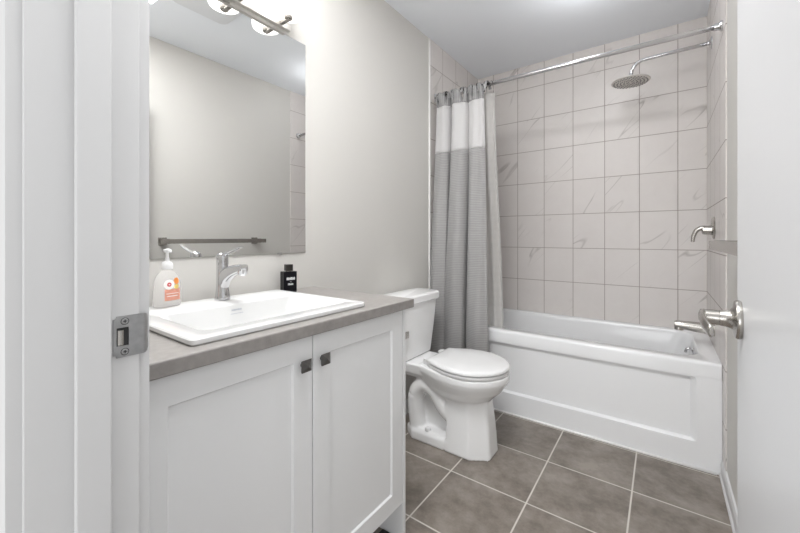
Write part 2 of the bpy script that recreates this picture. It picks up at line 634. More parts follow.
# ------------------------------------------------------------------ vanity
VF = -0.757                     # front of the doors
VY0, VY1 = 0.2135, 1.070
VX0 = XL + 0.001
CT, CB = 0.873, 0.841           # countertop top and bottom
va = empty('vanity_cabinet', (-1.03, 0.64, 0), 'white two door shaker vanity cabinet under the grey countertop', 'cabinet')
bm = box(VX0, VF - 0.021, VY0, VY0 + 0.016, 0.0, CB - 0.0005)
B(bm, VX0, VF - 0.021, VY0 + 0.016, VY1 - 0.016, 0.14, 0.156)            # floor of the carcass
B(bm, VX0, VX0 + 0.012, VY0 + 0.016, VY1 - 0.016, 0.156, CB - 0.0005)      # back
B(bm, VF - 0.04, VF - 0.021, VY0 + 0.016, VY1 - 0.016, CB - 0.06, CB - 0.0005)
put('carcass', bm, M['cabinet'], va)
put('end_panel', box(VX0, VF + 0.001, VY1 - 0.016, VY1, 0.0, CB - 0.0005), M['cabinet'], va, bevel=0.001)
put('filler_strip', box(VF - 0.02, VF - 0.001, VY0, VY0 + 0.0145, 0.146, 0.8385), M['cabinet'], va)
put('toe_kick', box(-0.885, -0.870, VY0 + 0.016, VY1 - 0.016, 0.0, 0.14), M['cabinet'], va)


def shaker(ya, yb, za, zb):
    """framed door: raised frame with a flat panel set 7 mm back, chamfered inner edge."""
    b_ = bmesh.new()
    xf, xb, xp = VF, VF - 0.020, VF - 0.0060
    w = 0.060

    def loop(x, i):
        return [b_.verts.new((x, ya + i, za + i)), b_.verts.new((x, yb - i, za + i)), b_.verts.new((x, yb - i, zb - i)), b_.verts.new((x, ya + i, zb - i))]
    e = 0.0015
    L0, L1, L2, L3, L4 = loop(xb, 0), loop(xf - e, 0), loop(xf, e), loop(xf, w), loop(xp, w + 0.004)
    for a_, c_ in ((L0, L1), (L1, L2), (L2, L3), (L3, L4)):
        for k in range(4):
            b_.faces.new((a_[k], a_[(k + 1) % 4], c_[(k + 1) % 4], c_[k]))
    b_.faces.new(L4)
    b_.faces.new(L0[::-1])
    return b_


def knob(y, z, parent):
    b_ = bmesh.new()
    lathe(b_, [(0.007, 0.0), (0.006, 0.012)], (VF, y, z), (1, 0, 0), 16)
    h = 0.0158
    x1, x2, x3 = VF + 0.012, VF + 0.017, VF + 0.0245
    loft(b_, [[(x1, y - h + 0.002, z - h + 0.002), (x1, y + h - 0.002, z - h + 0.002), (x1, y + h - 0.002, z + h - 0.002), (x1, y - h + 0.002, z + h - 0.002)],
              [(x2, y - h, z - h), (x2, y + h, z - h), (x2, y + h, z + h), (x2, y - h, z + h)],
              [(x3, y - 0.001, z - 0.001), (x3, y + 0.001, z - 0.001), (x3, y + 0.001, z + 0.001), (x3, y - 0.001, z + 0.001)]])
    return put('knob', b_, M['pewter'], parent)


YG = 0.640
d1 = put('door', shaker(VY0 + 0.016, YG - 0.0014, 0.141, 0.8385), M['cabinet'], va)
d2 = put('door', shaker(YG + 0.0014, VY1 - 0.0175, 0.141, 0.8385), M['cabinet'], va)
knob(YG - 0.034, 0.768, d1)
knob(YG + 0.032, 0.768, d2)

# countertop with a cut-out for the sink
SX0, SX1, SY0, SY1 = -1.262, -0.782, 0.343, 0.884        # sink rim
ZR = 0.8885                                              # sink rim top
CX0, CX1, CY0, CY1 = XL + 0.001, -0.740, 0.2265, 1.103
bm = bmesh.new()
hx0, hx1, hy0, hy1 = SX0 + 0.02, SX1 - 0.02, SY0 + 0.02, SY1 - 0.02
gx, gy = [CX0, hx0, hx1, CX1], [CY0, hy0, hy1, CY1]
for (zz) in (CB, CT):
    vv = {(i, j): bm.verts.new((gx[i], gy[j], zz)) for i in range(4) for j in range(4)}
    for i in range(3):
        for j in range(3):
            if (i, j) != (1, 1):
                bm.faces.new((vv[i, j], vv[i + 1, j], vv[i + 1, j + 1], vv[i, j + 1]))
    if zz == CB:
        low = vv
for ring in ([(i, 0) for i in range(4)] + [(3, j) for j in range(1, 4)] + [(i, 3) for i in (2, 1, 0)] + [(0, j) for j in (2, 1)],
             [(1, 1), (2, 1), (2, 2), (1, 2)]):
    for k in range(len(ring)):
        a_, c_ = ring[k], ring[(k + 1) % len(ring)]
        bm.faces.new((low[a_], low[c_], vv[c_], vv[a_]))
co = put('countertop', bm, M['laminate'], bevel=0.003)
tag(co, 'grey stone look laminate countertop on the white vanity', 'countertop')

# sink
sk = empty('sink', (-1.02, 0.61, CT), 'white rectangular drop in sink set into the grey countertop', 'sink')
bm = bmesh.new()
BX0, BX1, BY0, BY1 = -1.108, -0.842, 0.398, 0.852
rings = [rrect(SX0 + 0.003, SX1 - 0.003, SY0 + 0.003, SY1 - 0.003, 0.012, CT + 0.0005, 5),
         rrect(SX0, SX1, SY0, SY1, 0.014, CT + 0.004, 5),
         rrect(SX0, SX1, SY0, SY1, 0.014, ZR - 0.003, 5),
         rrect(SX0 + 0.003, SX1 - 0.003, SY0 + 0.003, SY1 - 0.003, 0.012, ZR, 5),
         rrect(BX0 - 0.006, BX1 + 0.008, BY0 - 0.006, BY1 + 0.006, 0.03, ZR - 0.0005, 5),
         rrect(BX0, BX1, BY0, BY1, 0.028, ZR - 0.005, 5),
         rrect(BX0 + 0.008, BX1 - 0.010, BY0 + 0.03, BY1 - 0.025, 0.03, ZR - 0.055, 5),
         rrect(BX0 + 0.016, BX1 - 0.022, BY0 + 0.07, BY1 - 0.055, 0.035, ZR - 0.105, 5),
         rrect(BX0 + 0.035, BX1 - 0.045, BY0 + 0.10, BY1 - 0.085, 0.03, ZR - 0.122, 5),
         rrect(-0.99, -0.96, 0.61, 0.64, 0.014, ZR - 0.126, 5)]
loft(bm, rings, cap=False)
bm.faces.new([v for v in bm.verts][-24:])
# outside of the bowl below the worktop
loft(bm, [rrect(BX0 - 0.008, BX1 + 0.008, BY0 - 0.008, BY1 + 0.008, 0.03, CT, 5), rrect(BX0 + 0.01, BX1 - 0.01, BY0 + 0.06, BY1 - 0.045, 0.035, ZR - 0.135, 5)], cap=False)
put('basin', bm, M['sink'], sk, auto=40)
bm = bmesh.new()
lathe(bm, [(0.022, 0), (0.022, 0.002), (0.012, 0.003), (0.004, 0.0028)], (-0.975, 0.625, ZR - 0.1262), (0, 0, 1), 24)
put('drain', bm, M['chrome'], sk, auto=30)
# maker's mark printed on the back of the bowl: two rows of tiny strokes
bm = bmesh.new()
rng = random.Random(3)
lx = lambda z_: BX0 + 0.008 * (ZR - 0.005 - z_) / 0.05 + 0.0007
y = 0.606
while y < 0.638:
    w_ = rng.uniform(0.0016, 0.0032)
    za, zb = ZR - 0.0235, ZR - 0.0185
    vs = [bm.verts.new(p) for p in ((lx(za), y, za), (lx(za), y + w_, za), (lx(zb), y + w_, zb), (lx(zb), y, zb))]
    bm.faces.new(vs)
    y += w_ + 0.0008
put('maker_mark', bm, M['blue_ink'], sk)
bm = bmesh.new()
y = 0.602
while y < 0.642:
    w_ = rng.uniform(0.002, 0.005)
    za, zb = ZR - 0.0335, ZR - 0.0315
    vs = [bm.verts.new(p) for p in ((lx(za), y, za), (lx(za), y + w_, za), (lx(zb), y + w_, zb), (lx(zb), y, zb))]
    bm.faces.new(vs)
    y += w_ + 0.0016
put('maker_mark', bm, M['blue_ink'], sk)

# ------------------------------------------------------------------ faucet
fx, fy = -1.200, 0.626
fa = empty('faucet', (fx, fy, ZR), 'chrome single lever faucet on the back rim of the white sink', 'faucet')
bm = bmesh.new()
lathe(bm, [(0.0245, 0.0), (0.0248, 0.003), (0.0225, 0.018), (0.0195, 0.04), (0.0185, 0.062), (0.0185, 0.118)], (fx, fy, ZR + 0.0003), (0, 0, 1), 36)
put('body', bm, M['chrome'], fa, auto=40)
bm = bmesh.new()
pts = smooth_path([(fx + 0.002, fy, ZR + 0.060), (fx + 0.020, fy, ZR + 0.080), (fx + 0.055, fy, ZR + 0.097), (fx + 0.10, fy, ZR + 0.109), (fx + 0.132, fy, ZR + 0.114)], 8)
rings = []
for i, p in enumerate(pts):
    t = i / (len(pts) - 1)
    d = (pts[min(i + 1, len(pts) - 1)] - pts[max(i - 1, 0)]).normalized()
    up = Vector((0, 1, 0)).cross(d) * -1
    if up.z < 0:
        up = -up
    w_, h_ = 0.0165 - 0.002 * t, 0.027 - 0.0155 * t
    rings.append([p + Vector((0, 1, 0)) * (w_ * math.copysign(abs(math.cos(a)) ** 0.6, math.cos(a))) + up * (h_ * math.copysign(abs(math.sin(a)) ** 0.6, math.sin(a)))
                  for a in [2 * PI * k / 24 for k in range(24)]])
loft(bm, rings)
put('spout', bm, M['chrome'], fa, auto=40)
bm = bmesh.new()
lathe(bm, [(0.0145, 0.012), (0.0145, -0.006), (0.012, -0.012), (0.008, -0.012)], (fx + 0.123, fy, ZR + 0.1035), (0.18, 0, 1), 24)
put('aerator', bm, M['chrome'], fa, auto=40)
bm = bmesh.new()
lathe(bm, [(0.0188, 0.119), (0.0192, 0.122), (0.0192, 0.143), (0.0175, 0.152), (0.012, 0.1575), (0.004, 0.159)], (fx, fy, ZR), (0, 0, 1), 36)
pts = smooth_path([(fx - 0.004, fy, ZR + 0.146), (fx + 0.03, fy, ZR + 0.157), (fx + 0.075, fy, ZR + 0.168), (fx + 0.118, fy, ZR + 0.181)], 8)
tube(bm, pts, [0.0135 - 0.0065 * i / len(pts) for i in range(len(pts))], 18, flat=0.5, side=(0, 1, 0))
put('lever', bm, M['chrome'], fa, auto=50)

# ------------------------------------------------------------------ soap bottle
sx, sy = -1.212, 0.463
so = empty('soap_dispenser', (sx, sy, ZR), 'clear pump soap bottle with coral label at the back left of the sink', 'soap bottle')
ROT = Matrix.Rotation(math.radians(10), 4, 'Z')


def oval(z, a, b_, n=40, ex=0.75):
    """flat oval cross-section; wide along the local y."""
    out = []
    for k in range(n):
        t = 2 * PI * k / n
        p = Vector((b_ * math.copysign(abs(math.cos(t)) ** ex, math.cos(t)), a * math.copysign(abs(math.sin(t)) ** ex, math.sin(t)), 0))
        p = ROT @ p
        out.append((sx + p.x, sy + p.y, ZR + z))
    return out


bm = bmesh.new()
prof = [(0.0008, .032, .018), (0.004, .0375, .021), (0.02, .0395, .0225), (0.05, .039, .0225), (0.075, .0365, .0215), (0.092, .032, .0195), (0.103, .024, .017), (0.110, .016, .014), (0.114, .0125, .0125), (0.119, .0120, .0120)]
loft(bm, [oval(*p, ex=0.8 if i < 7 else 1.0) for i, p in enumerate(prof)])
put('bottle', bm, M['soap'], so, smooth=True)
bm = bmesh.new()
lathe(bm, [(0.0145, 0.115), (0.0152, 0.117), (0.0152, 0.131), (0.012, 0.136), (0.006, 0.139), (0.0055, 0.150), (0.0042, 0.1505), (0.0042, 0.163), (0.008, 0.166), (0.011, 0.171), (0.0108, 0.174), (0.004, 0.176)], (sx, sy, ZR), (0, 0, 1), 28)
pu = put('pump', bm, M['soap_pump'], so, auto=40)
bm = bmesh.new()
hdn = ROT @ Vector((0.95, -0.3, 0))
p0 = Vector((sx, sy, ZR + 0.1715))
tube(bm, [p0, p0 + hdn * 0.018, p0 + hdn * 0.032 + Vector((0, 0, -0.001)), p0 + hdn * 0.037 + Vector((0, 0, -0.004))], [0.006, 0.0055, 0.0045, 0.003], 14)
put('nozzle', bm, M['soap_pump'], pu, smooth=True)


def on_bottle(u, z, lift):
    """point on the bottle's front, u across (local y), z up."""
    zs_ = [p[0] for p in prof]
    i = max(k for k in range(len(zs_) - 1) if zs_[k] <= z)
    t = (z - zs_[i]) / (zs_[i + 1] - zs_[i])
    a = prof[i][1] + t * (prof[i + 1][1] - prof[i][1])
    b_ = prof[i][2] + t * (prof[i + 1][2] - prof[i][2])
    s_ = min(1, abs(u / a)) ** (1 / 0.8)
    c_ = math.sqrt(max(0, 1 - s_ * s_)) ** 0.8
    p = ROT @ Vector((b_ * c_ + lift, u, 0))
    return (sx + p.x, sy + p.y, ZR + z)


def patch(poly_fn, lift, mat, name, parent, n=10):
    """label shape: rows (z, u0, u1)"""
    b_ = bmesh.new()
    rows = [[on_bottle(u0 + (u1 - u0) * k / n, z, lift) for k in range(n + 1)] for z, u0, u1 in poly_fn]
    loft(b_, rows, closed=False, cap=False)
    return put(name, b_, mat, parent, smooth=True)


lb = patch([(z, -0.020, 0.0265) for z in [0.022 + 0.034 * k / 8 for k in range(9)]], 0.0008, M['label_coral'], 'label', so)
patch([(z, -0.014, 0.018) for z in (0.034, 0.036)], 0.0012, M['label_white'], 'label_line', lb)
patch([(z, -0.016, 0.021) for z in (0.042, 0.0435)], 0.0012, M['label_white'], 'label_line', lb)


def disc_rows(uc, zc_, ru, rz, n=10):
    return [(zc_ + rz * math.sin(t), uc - ru * math.cos(t) - 1e-4, uc + ru * math.cos(t) + 1e-4) for t in [(-PI / 2) + PI * k / n for k in range(n + 1)]]


patch(disc_rows(0.015, 0.079, 0.0085, 0.010), 0.0012, M['label_orange'], 'label_fruit', lb)
patch(disc_rows(0.0145, 0.062, 0.0075, 0.007), 0.0012, M['label_yellow'], 'label_fruit', lb)
patch(disc_rows(-0.0075, 0.070, 0.0150, 0.0150), 0.0014, M['label_white'], 'label_badge', lb)
patch(disc_rows(-0.0075, 0.070, 0.0062, 0.0062), 0.0019, M['label_red'], 'label_badge_ring', lb)
patch(disc_rows(-0.0075, 0.070, 0.0022, 0.0022), 0.0023, M['label_white'], 'label_badge_dot', lb)

# ------------------------------------------------------------------ perfume bottle
px_, py_ = -1.247, 0.927
pf = empty('perfume_bottle', (px_, py_, CT), 'square black perfume bottle on the countertop by the wall', 'perfume bottle')
R2 = Matrix.Rotation(math.radians(-12), 4, 'Z')      # local +x looks out of the front


def pbox(b_, x0_, x1_, y0_, y1_, z0_, z1_):
    c = bmesh.new()
    B(c, x0_, x1_, y0_, y1_, z0_, z1_)
    me = bpy.data.meshes.new('tmp')
    c.transform(Matrix.Translation((px_, py_, CT + 0.0003)) @ R2)
    c.to_mesh(me)
    c.free()
    b_.from_mesh(me)
    bpy.data.meshes.remove(me)
    return b_


put('flask', pbox(bmesh.new(), -0.019, 0.019, -0.028, 0.028, 0, 0.086), M['black_glass'], pf, bevel=0.002)
put('neck', pbox(bmesh.new(), -0.007, 0.007, -0.009, 0.009, 0.086, 0.0885), M['nickel'], pf)
put('cap', pbox(bmesh.new(), -0.012, 0.012, -0.0145, 0.0145, 0.0885, 0.115), M['black_cap'], pf, bevel=0.002)
bm = bmesh.new()
rng = random.Random(11)
for z0_, z1_, ya, yb in ((0.052, 0.063, -0.017, 0.019), (0.044, 0.0465, -0.002, 0.004), (0.031, 0.0385, -0.011, 0.012)):
    y = ya
    while y < yb:
        w_ = rng.uniform(0.0014, 0.0034)
        pbox(bm, 0.0188, 0.0193, y, min(y + w_, yb), z0_, z1_ - rng.choice((0, 0, 0.0015)))
        y += w_ + 0.0011
put('lettering', bm, M['white_ink'], pf)

# ------------------------------------------------------------------ floor vent under the vanity
vt = empty('floor_vent', (-0.80, 0.9, 0), 'flat black vent on the floor in the toe kick under the vanity', 'vent')
VXa, VXb, VYa, VYb = -0.846, -0.765, 0.74, 1.050
bm = box(VXa, VXb, VYa, VYa + 0.012, 0, 0.007)
B(bm, VXa, VXb, VYb - 0.012, VYb, 0, 0.007)
B(bm, VXa, VXa + 0.012, VYa + 0.012, VYb - 0.012, 0, 0.007)
B(bm, VXb - 0.012, VXb, VYa + 0.012, VYb - 0.012, 0, 0.007)
B(bm, VXa + 0.012, VXb - 0.012, VYa + 0.012, VYb - 0.012, 0, 0.002)
put('frame', bm, M['vent_black'], vt)
bm = bmesh.new()
for k in range(22):
    yy = VYa + 0.016 + k * 0.0128
    B(bm, VXa + 0.012, VXb - 0.012, yy, yy + 0.005, 0.002, 0.006)
put('louvers', bm, M['vent_black'], vt)

# ------------------------------------------------------------------ mirror
mi = empty('mirror', (XL, 0.65, 1.031), 'large frameless rectangular mirror on the wall above the sink', 'mirror')
MY0, MY1, MZ0, MZ1 = 0.262, 1.053, 1.031, 1.963
put('glass', box(XL + 0.0045, XL + 0.005, MY0 + 0.0005, MY1 - 0.0005, MZ0 + 0.0005, MZ1 - 0.0005), M['mirror'], mi)
put('backing', box(XL + 0.0003, XL + 0.0044, MY0, MY1, MZ0, MZ1), M['glass_edge'], mi)
for yy in (0.919, 0.39):
    bm = box(XL + 0.0003, XL + 0.0075, yy - 0.009, yy + 0.009, MZ0 - 0.004, MZ0 - 0.0001)
    B(bm, XL + 0.0055, XL + 0.0075, yy - 0.009, yy + 0.009, MZ0 - 0.0001, MZ0 + 0.004)
    put('clip', bm, M['chrome'], mi)

# ------------------------------------------------------------------ vanity light
vl = empty('vanity_light', (XL, 0.63, 1.985), 'nickel bar light with white glass cylinder shades above the mirror', 'wall light')
put('canopy', box(XL + 0.0005, XL + 0.012, 0.555, 0.705, 1.968, 2.075), M['satin'], vl, bevel=0.002)
put('bar', box(XL + 0.012, XL + 0.032, 0.30, 0.955, 1.970, 1.994), M['satin'], vl, bevel=0.002)
SXP = XL + 0.081
for yy in (0.357, 0.540, 0.723, 0.906):
    bm = box(XL + 0.032, SXP + 0.008, yy - 0.008, yy + 0.008, 1.976, 1.9885)
    arm = put('arm', bm, M['nickel'], vl, bevel=0.001)
    bm = bmesh.new()
    lathe(bm, [(0.014, -0.008), (0.0165, -0.004), (0.0165, 0.005), (0.006, 0.0055)], (SXP, yy, 1.9885), (0, 0, 1), 20)
    put('holder', bm, M['nickel'], arm, auto=40)
    bm = bmesh.new()
    ro = 0.058
    lathe(bm, [(0.010, 1.9945), (0.048, 1.9945), (0.056, 1.997), (ro, 2.003), (ro, 2.105), (ro - 0.004, 2.105), (ro - 0.004, 2.004), (0.048, 1.999), (0.010, 1.999)], (SXP, yy, 0), (0, 0, 1), 40)
    put('shade', bm, M['lamp'], vl, auto=50)
    # the bulb inside each shade, open at the top
    globe_lamp('bulb', (SXP, yy, 2.045), 0.022, BULB_WATTS, (1.0, 0.985, 0.965))

# ------------------------------------------------------------------ exhaust fan on the ceiling, seen in the mirror
ef = empty('exhaust_fan', (-0.48, 1.03, ZC), 'square white ceiling fan grille seen only in the mirror', 'exhaust fan')
bm = bmesh.new()
loft(bm, [rrect(-0.645, -0.312, 0.872, 1.203, 0.045, ZC - 0.0003), rrect(-0.645, -0.312, 0.872, 1.203, 0.045, ZC - 0.010), rrect(-0.637, -0.320, 0.880, 1.195, 0.04, ZC - 0.016),
          rrect(-0.60, -0.357, 0.917, 1.158, 0.03, ZC - 0.020)])
put('grille', bm, M['fan_plastic'], ef, auto=25)

# ------------------------------------------------------------------ towel bar on the right wall
tb = empty('towel_bar', (XR, 1.42, 1.077), 'square nickel towel bar on the right wall behind the open door', 'towel bar')
put('bar', box(0.143, 0.155, 1.018, 1.805, 1.055, 1.087), M['nickel'], tb, bevel=0.001)
for yy in (1.046, 1.745):
    put('post', box(0.155, XR - 0.006, yy - 0.019, yy + 0.019, 1.053, 1.089), M['nickel'], tb, bevel=0.001)
    put('wall_plate', box(XR - 0.006, XR - 0.0002, yy - 0.027, yy + 0.027, 1.044, 1.098), M['nickel'], tb, bevel=0.001)

# ------------------------------------------------------------------ toilet
YC = 1.740
to = empty('toilet', (-0.95, YC, 0), 'white two piece toilet with closed lid between the vanity and the bathtub', 'toilet')


def egg(xb, xm, xf, hw, hb, z, n=48, ex=1.0):
    """outline: half-width hw at xm, narrowing to hb at the back xb, elliptical nose to xf."""
    side = []
    for k in range(n // 2 + 1):
        t = k / (n // 2)
        if t < 0.4:
            s_ = t / 0.4
            x = xb + (xm - xb) * s_
            y = hb + (hw - hb) * math.sin(s_ * PI / 2)
        else:
            a = (t - 0.4) / 0.6 * PI / 2
            x = xm + (xf - xm) * math.sin(a) ** ex
            y = hw * math.cos(a) ** ex
        side.append((x, y))
    pts = [(x, YC - y, z) for x, y in side] + [(x, YC + y, z) for x, y in side[::-1][1:]]
    return pts


def poly_ring(pts2, z):
    return [(x, YC + y, z) for x, y in pts2]


def ped(xb, xf, hb, hm, hf, z):
    """faceted plan: wide at the middle, flat narrow nose."""
    return poly_ring([(xb, -hb), (xb + 0.06, -hm), ((xb + xf) / 2 + 0.02, -hm), (xf - 0.008, -hf), (xf, -hf + 0.012), (xf, hf - 0.012), (xf - 0.008, hf), ((xb + xf) / 2 + 0.02, hm), (xb + 0.06, hm), (xb, hb)], z)


bm = bmesh.new()
# bowl
loft(bm, [egg(-1.02, -0.86, -0.735, 0.085, 0.07, 0.245), egg(-1.03, -0.845, -0.690, 0.125, 0.09, 0.285), egg(-1.05, -0.83, -0.650, 0.155, 0.10, 0.325), egg(-1.06, -0.815, -0.622, 0.176, 0.11, 0.365),
          egg(-1.06, -0.81, -0.612, 0.183, 0.12, 0.385), egg(-1.06, -0.81, -0.612, 0.183, 0.12, 0.415)])
# pedestal nose
loft(bm, [ped(-0.90, -0.682, 0.118, 0.118, 0.066, 0.0), ped(-0.90, -0.684, 0.116, 0.116, 0.064, 0.02), ped(-0.90, -0.692, 0.107, 0.107, 0.058, 0.14), ped(-0.905, -0.705, 0.099, 0.099, 0.052, 0.25), ped(-0.91, -0.712, 0.096, 0.096, 0.05, 0.31)])
# foot plate
loft(bm, [ped(-1.17, -0.80, 0.07, 0.116, 0.110, 0.0), ped(-1.17, -0.80, 0.07, 0.114, 0.108, 0.045), ped(-1.15, -0.80, 0.055, 0.096, 0.09, 0.062)])
# rear deck under the tank
loft(bm, [rrect(-1.25, -0.93, YC - 0.085, YC + 0.085, 0.03, 0.325), rrect(-1.265, -0.93, YC - 0.120, YC + 0.120, 0.03, 0.36), rrect(-1.268, -0.93, YC - 0.128, YC + 0.128, 0.03, 0.412)])
# trapway swelling out of both sides
for sg in (-1, 1):
    pts = smooth_path([(-0.86, YC + sg * 0.045, 0.14), (-0.93, YC + sg * 0.062, 0.20), (-0.985, YC + sg * 0.064, 0.275), (-1.055, YC + sg * 0.062, 0.295), (-1.11, YC + sg * 0.06, 0.235), (-1.115, YC + sg * 0.058, 0.14), (-1.10, YC + sg * 0.055, 0.03)], 8)
    tube(bm, pts, 0.046, 18)
B(bm, -1.12, -0.88, YC - 0.034, YC + 0.034, 0.03, 0.33)
bw = put('bowl', bm, M['porcelain'], to)
rm = bw.modifiers.new('fuse', 'REMESH')
rm.mode = 'VOXEL'
rm.voxel_size = 0.006
rm.use_smooth_shade = True
sm_ = bw.modifiers.new('soften', 'SMOOTH')
sm_.factor = 0.5
sm_.iterations = 5
# bolt caps
for sg in (-1, 1):
    bm = bmesh.new()
    lathe(bm, [(0.016, 0.0), (0.016, 0.008), (0.012, 0.016), (0.004, 0.019)], (-1.02, YC + sg * 0.088, 0.058), (0, 0, 1), 20)
    put('bolt_cap', bm, M['seat'], to, auto=40)
# tank
bm = bmesh.new()
loft(bm, [rrect(-1.262, -1.150, YC - 0.135, YC + 0.135, 0.03, 0.405), rrect(-1.272, -1.135, YC - 0.152, YC + 0.152, 0.035, 0.418), rrect(-1.278, -1.125, YC - 0.172, YC + 0.172, 0.035, 0.56),
          rrect(-1.283, -1.118, YC - 0.190, YC + 0.190, 0.035, 0.70), rrect(-1.284, -1.116, YC - 0.188, YC + 0.188, 0.035, 0.728)])
put('tank', bm, M['porcelain'], to, auto=35)
bm = bmesh.new()
loft(bm, [rrect(-1.290, -1.106, YC - 0.197, YC + 0.197, 0.028, 0.7285), rrect(-1.290, -1.103, YC - 0.200, YC + 0.200, 0.03, 0.732), rrect(-1.290, -1.103, YC - 0.200, YC + 0.200, 0.03, 0.764),
          rrect(-1.288, -1.107, YC - 0.196, YC + 0.196, 0.028, 0.771), rrect(-1.280, -1.118, YC - 0.192, YC + 0.192, 0.025, 0.775)])
put('tank_lid', bm, M['porcelain'], to, auto=25)
# flush lever
bm = bmesh.new()
lathe(bm, [(0.012, 0), (0.012, 0.006), (0.008, 0.012)], (-1.125, YC - 0.145, 0.575), (1, 0, 0), 20)
B(bm, -1.114, -1.106, YC - 0.172, YC - 0.140, 0.553, 0.590)
put('flush_lever', bm, M['nickel'], to, bevel=0.002)
# seat and lid
bm = bmesh.new()
loft(bm, [egg(-1.005, -0.81, -0.619, 0.182, 0.118, 0.4165), egg(-1.005, -0.81, -0.615, 0.186, 0.12, 0.421), egg(-1.005, -0.81, -0.615, 0.186, 0.12, 0.430), egg(-1.005, -0.81, -0.620, 0.181, 0.118, 0.4345)])
put('seat', bm, M['seat'], to, auto=45)
bm = bmesh.new()
loft(bm, [egg(-1.008, -0.81, -0.619, 0.183, 0.118, 0.4385), egg(-1.01, -0.81, -0.613, 0.189, 0.121, 0.4415), egg(-1.01, -0.81, -0.613, 0.189, 0.121, 0.4495), egg(-1.006, -0.81, -0.618, 0.184, 0.118, 0.4555), egg(-0.99, -0.81, -0.632, 0.163, 0.104, 0.4605), egg(-0.93, -0.81, -0.72, 0.08, 0.05, 0.463)])
put('lid', bm, M['seat'], to, auto=40)
for sg in (-1, 1):
    bm = bmesh.new()
    loft(bm, [rrect(-1.045, -1.0, YC + sg * 0.08 - 0.022, YC + sg * 0.08 + 0.022, 0.012, z) for z in (0.412, 0.445)])
    put('hinge_cap', bm, M['seat'], to, auto=30)

# ------------------------------------------------------------------ bathtub
TY0, TY1 = 2.210, YB - 0.001
TXa, TXb = XL + 0.006, XR - 0.0055
ZT = 0.512
tu = empty('bathtub', (-0.54, 2.56, 0), 'white alcove bathtub with a recessed front panel against the tiled walls', 'bathtub')
bm = bmesh.new()
# rim and inside of the tub
ro_ = 0.016
nr = 6
loops = [rrect(TXa, TXb, TY0, TY1, 0.004, 0.440, nr), rrect(TXa, TXb, TY0, TY1, 0.004, ZT - ro_, nr)]
for k in range(1, 5):
    a = k / 4 * PI / 2
    i = ro_ * (1 - math.cos(a))
    loops.append([(min(max(x, TXa), TXb), max(y, TY0 + i), z) for x, y, z in rrect(TXa, TXb, TY0 + i, TY1, 0.004, ZT - ro_ + ro_ * math.sin(a), nr)])
ix0, ix1, iy0, iy1 = -1.19, 0.150, TY0 + 0.072, 2.862
loops += [rrect(ix0, ix1, iy0, iy1, 0.10, ZT, nr), rrect(ix0 + 0.004, ix1 - 0.003, iy0 + 0.003, iy1 - 0.003, 0.10, ZT - 0.004, nr),
          rrect(ix0 + 0.02, ix1 - 0.008, iy0 + 0.008, iy1 - 0.008, 0.10, ZT - 0.03, nr),
          rrect(ix0 + 0.16, ix1 - 0.05, iy0 + 0.04, iy1 - 0.035, 0.12, 0.24, nr), rrect(ix0 + 0.24, ix1 - 0.07, iy0 + 0.065, iy1 - 0.06, 0.12, 0.165, nr),
          rrect(ix0 + 0.32, ix1 - 0.12, iy0 + 0.11, iy1 - 0.10, 0.10, 0.150, nr)]
loft(bm, loops, cap=False)
bm.faces.new([v for v in bm.verts][-4 * (nr + 1):])
put('shell', bm, M['acrylic'], tu, auto=50)
# front panel: frame flush with the rim, panel set back
bm = bmesh.new()
pa, pb, pc, pd = -1.205, 0.131, 0.126, 0.433


def yl(y, x0_, x1_, z0_, z1_, r, n=5):
    return [(p[0], y, p[1]) for p in rrect(x0_, x1_, z0_, z1_, r, 0, n)]


face = [(x, y, z + (0.014 if z > pd - 0.012 else 0)) for x, y, z in yl(TY0 + 0.020, pa + 0.02, pb - 0.022, pc + 0.010, pd - 0.001, 0.006)]
lps = [yl(TY0 + 0.05, TXa, TXb, 0.0, 0.4405, 0.001), yl(TY0 + 0.001, TXa, TXb, 0.0, 0.4405, 0.001), yl(TY0 + 0.001, pa, pb, pc, pd, 0.012), yl(TY0 + 0.003, pa + 0.002, pb - 0.002, pc + 0.002, pd, 0.008),
       face]
loft(bm, lps, cap=False)
bm.faces.new([v for v in bm.verts][-24:])
put('front_panel', bm, M['acrylic'], tu, auto=18)
# caulk bead along the floor
bm = bmesh.new()
tube(bm, [(TXa + 0.02, TY0 - 0.003, 0.003), (TXb - 0.02, TY0 - 0.003, 0.003)], 0.0065, 8)
put('caulk_bead', bm, M['caulk'], tu, smooth=True)
# overflow lever inside the drain end
bm = bmesh.new()
ox, oy, oz = ix1 - 0.010, 2.56, 0.470
lathe(bm, [(0.022, 0.0), (0.022, 0.004), (0.017, 0.008)], (ox, oy, oz), (-1, 0, 0.15), 28)
ov = put('overflow_plate', bm, M['chrome'], tu, auto=35)
bm = bmesh.new()
tube(bm, smooth_path([(ox - 0.006, oy, oz + 0.006), (ox - 0.02, oy, oz + 0.012), (ox - 0.032, oy, oz + 0.004), (ox - 0.036, oy, oz - 0.012)], 6), 0.0065, 12)
put('trip_lever', bm, M['chrome'], ov, smooth=True)

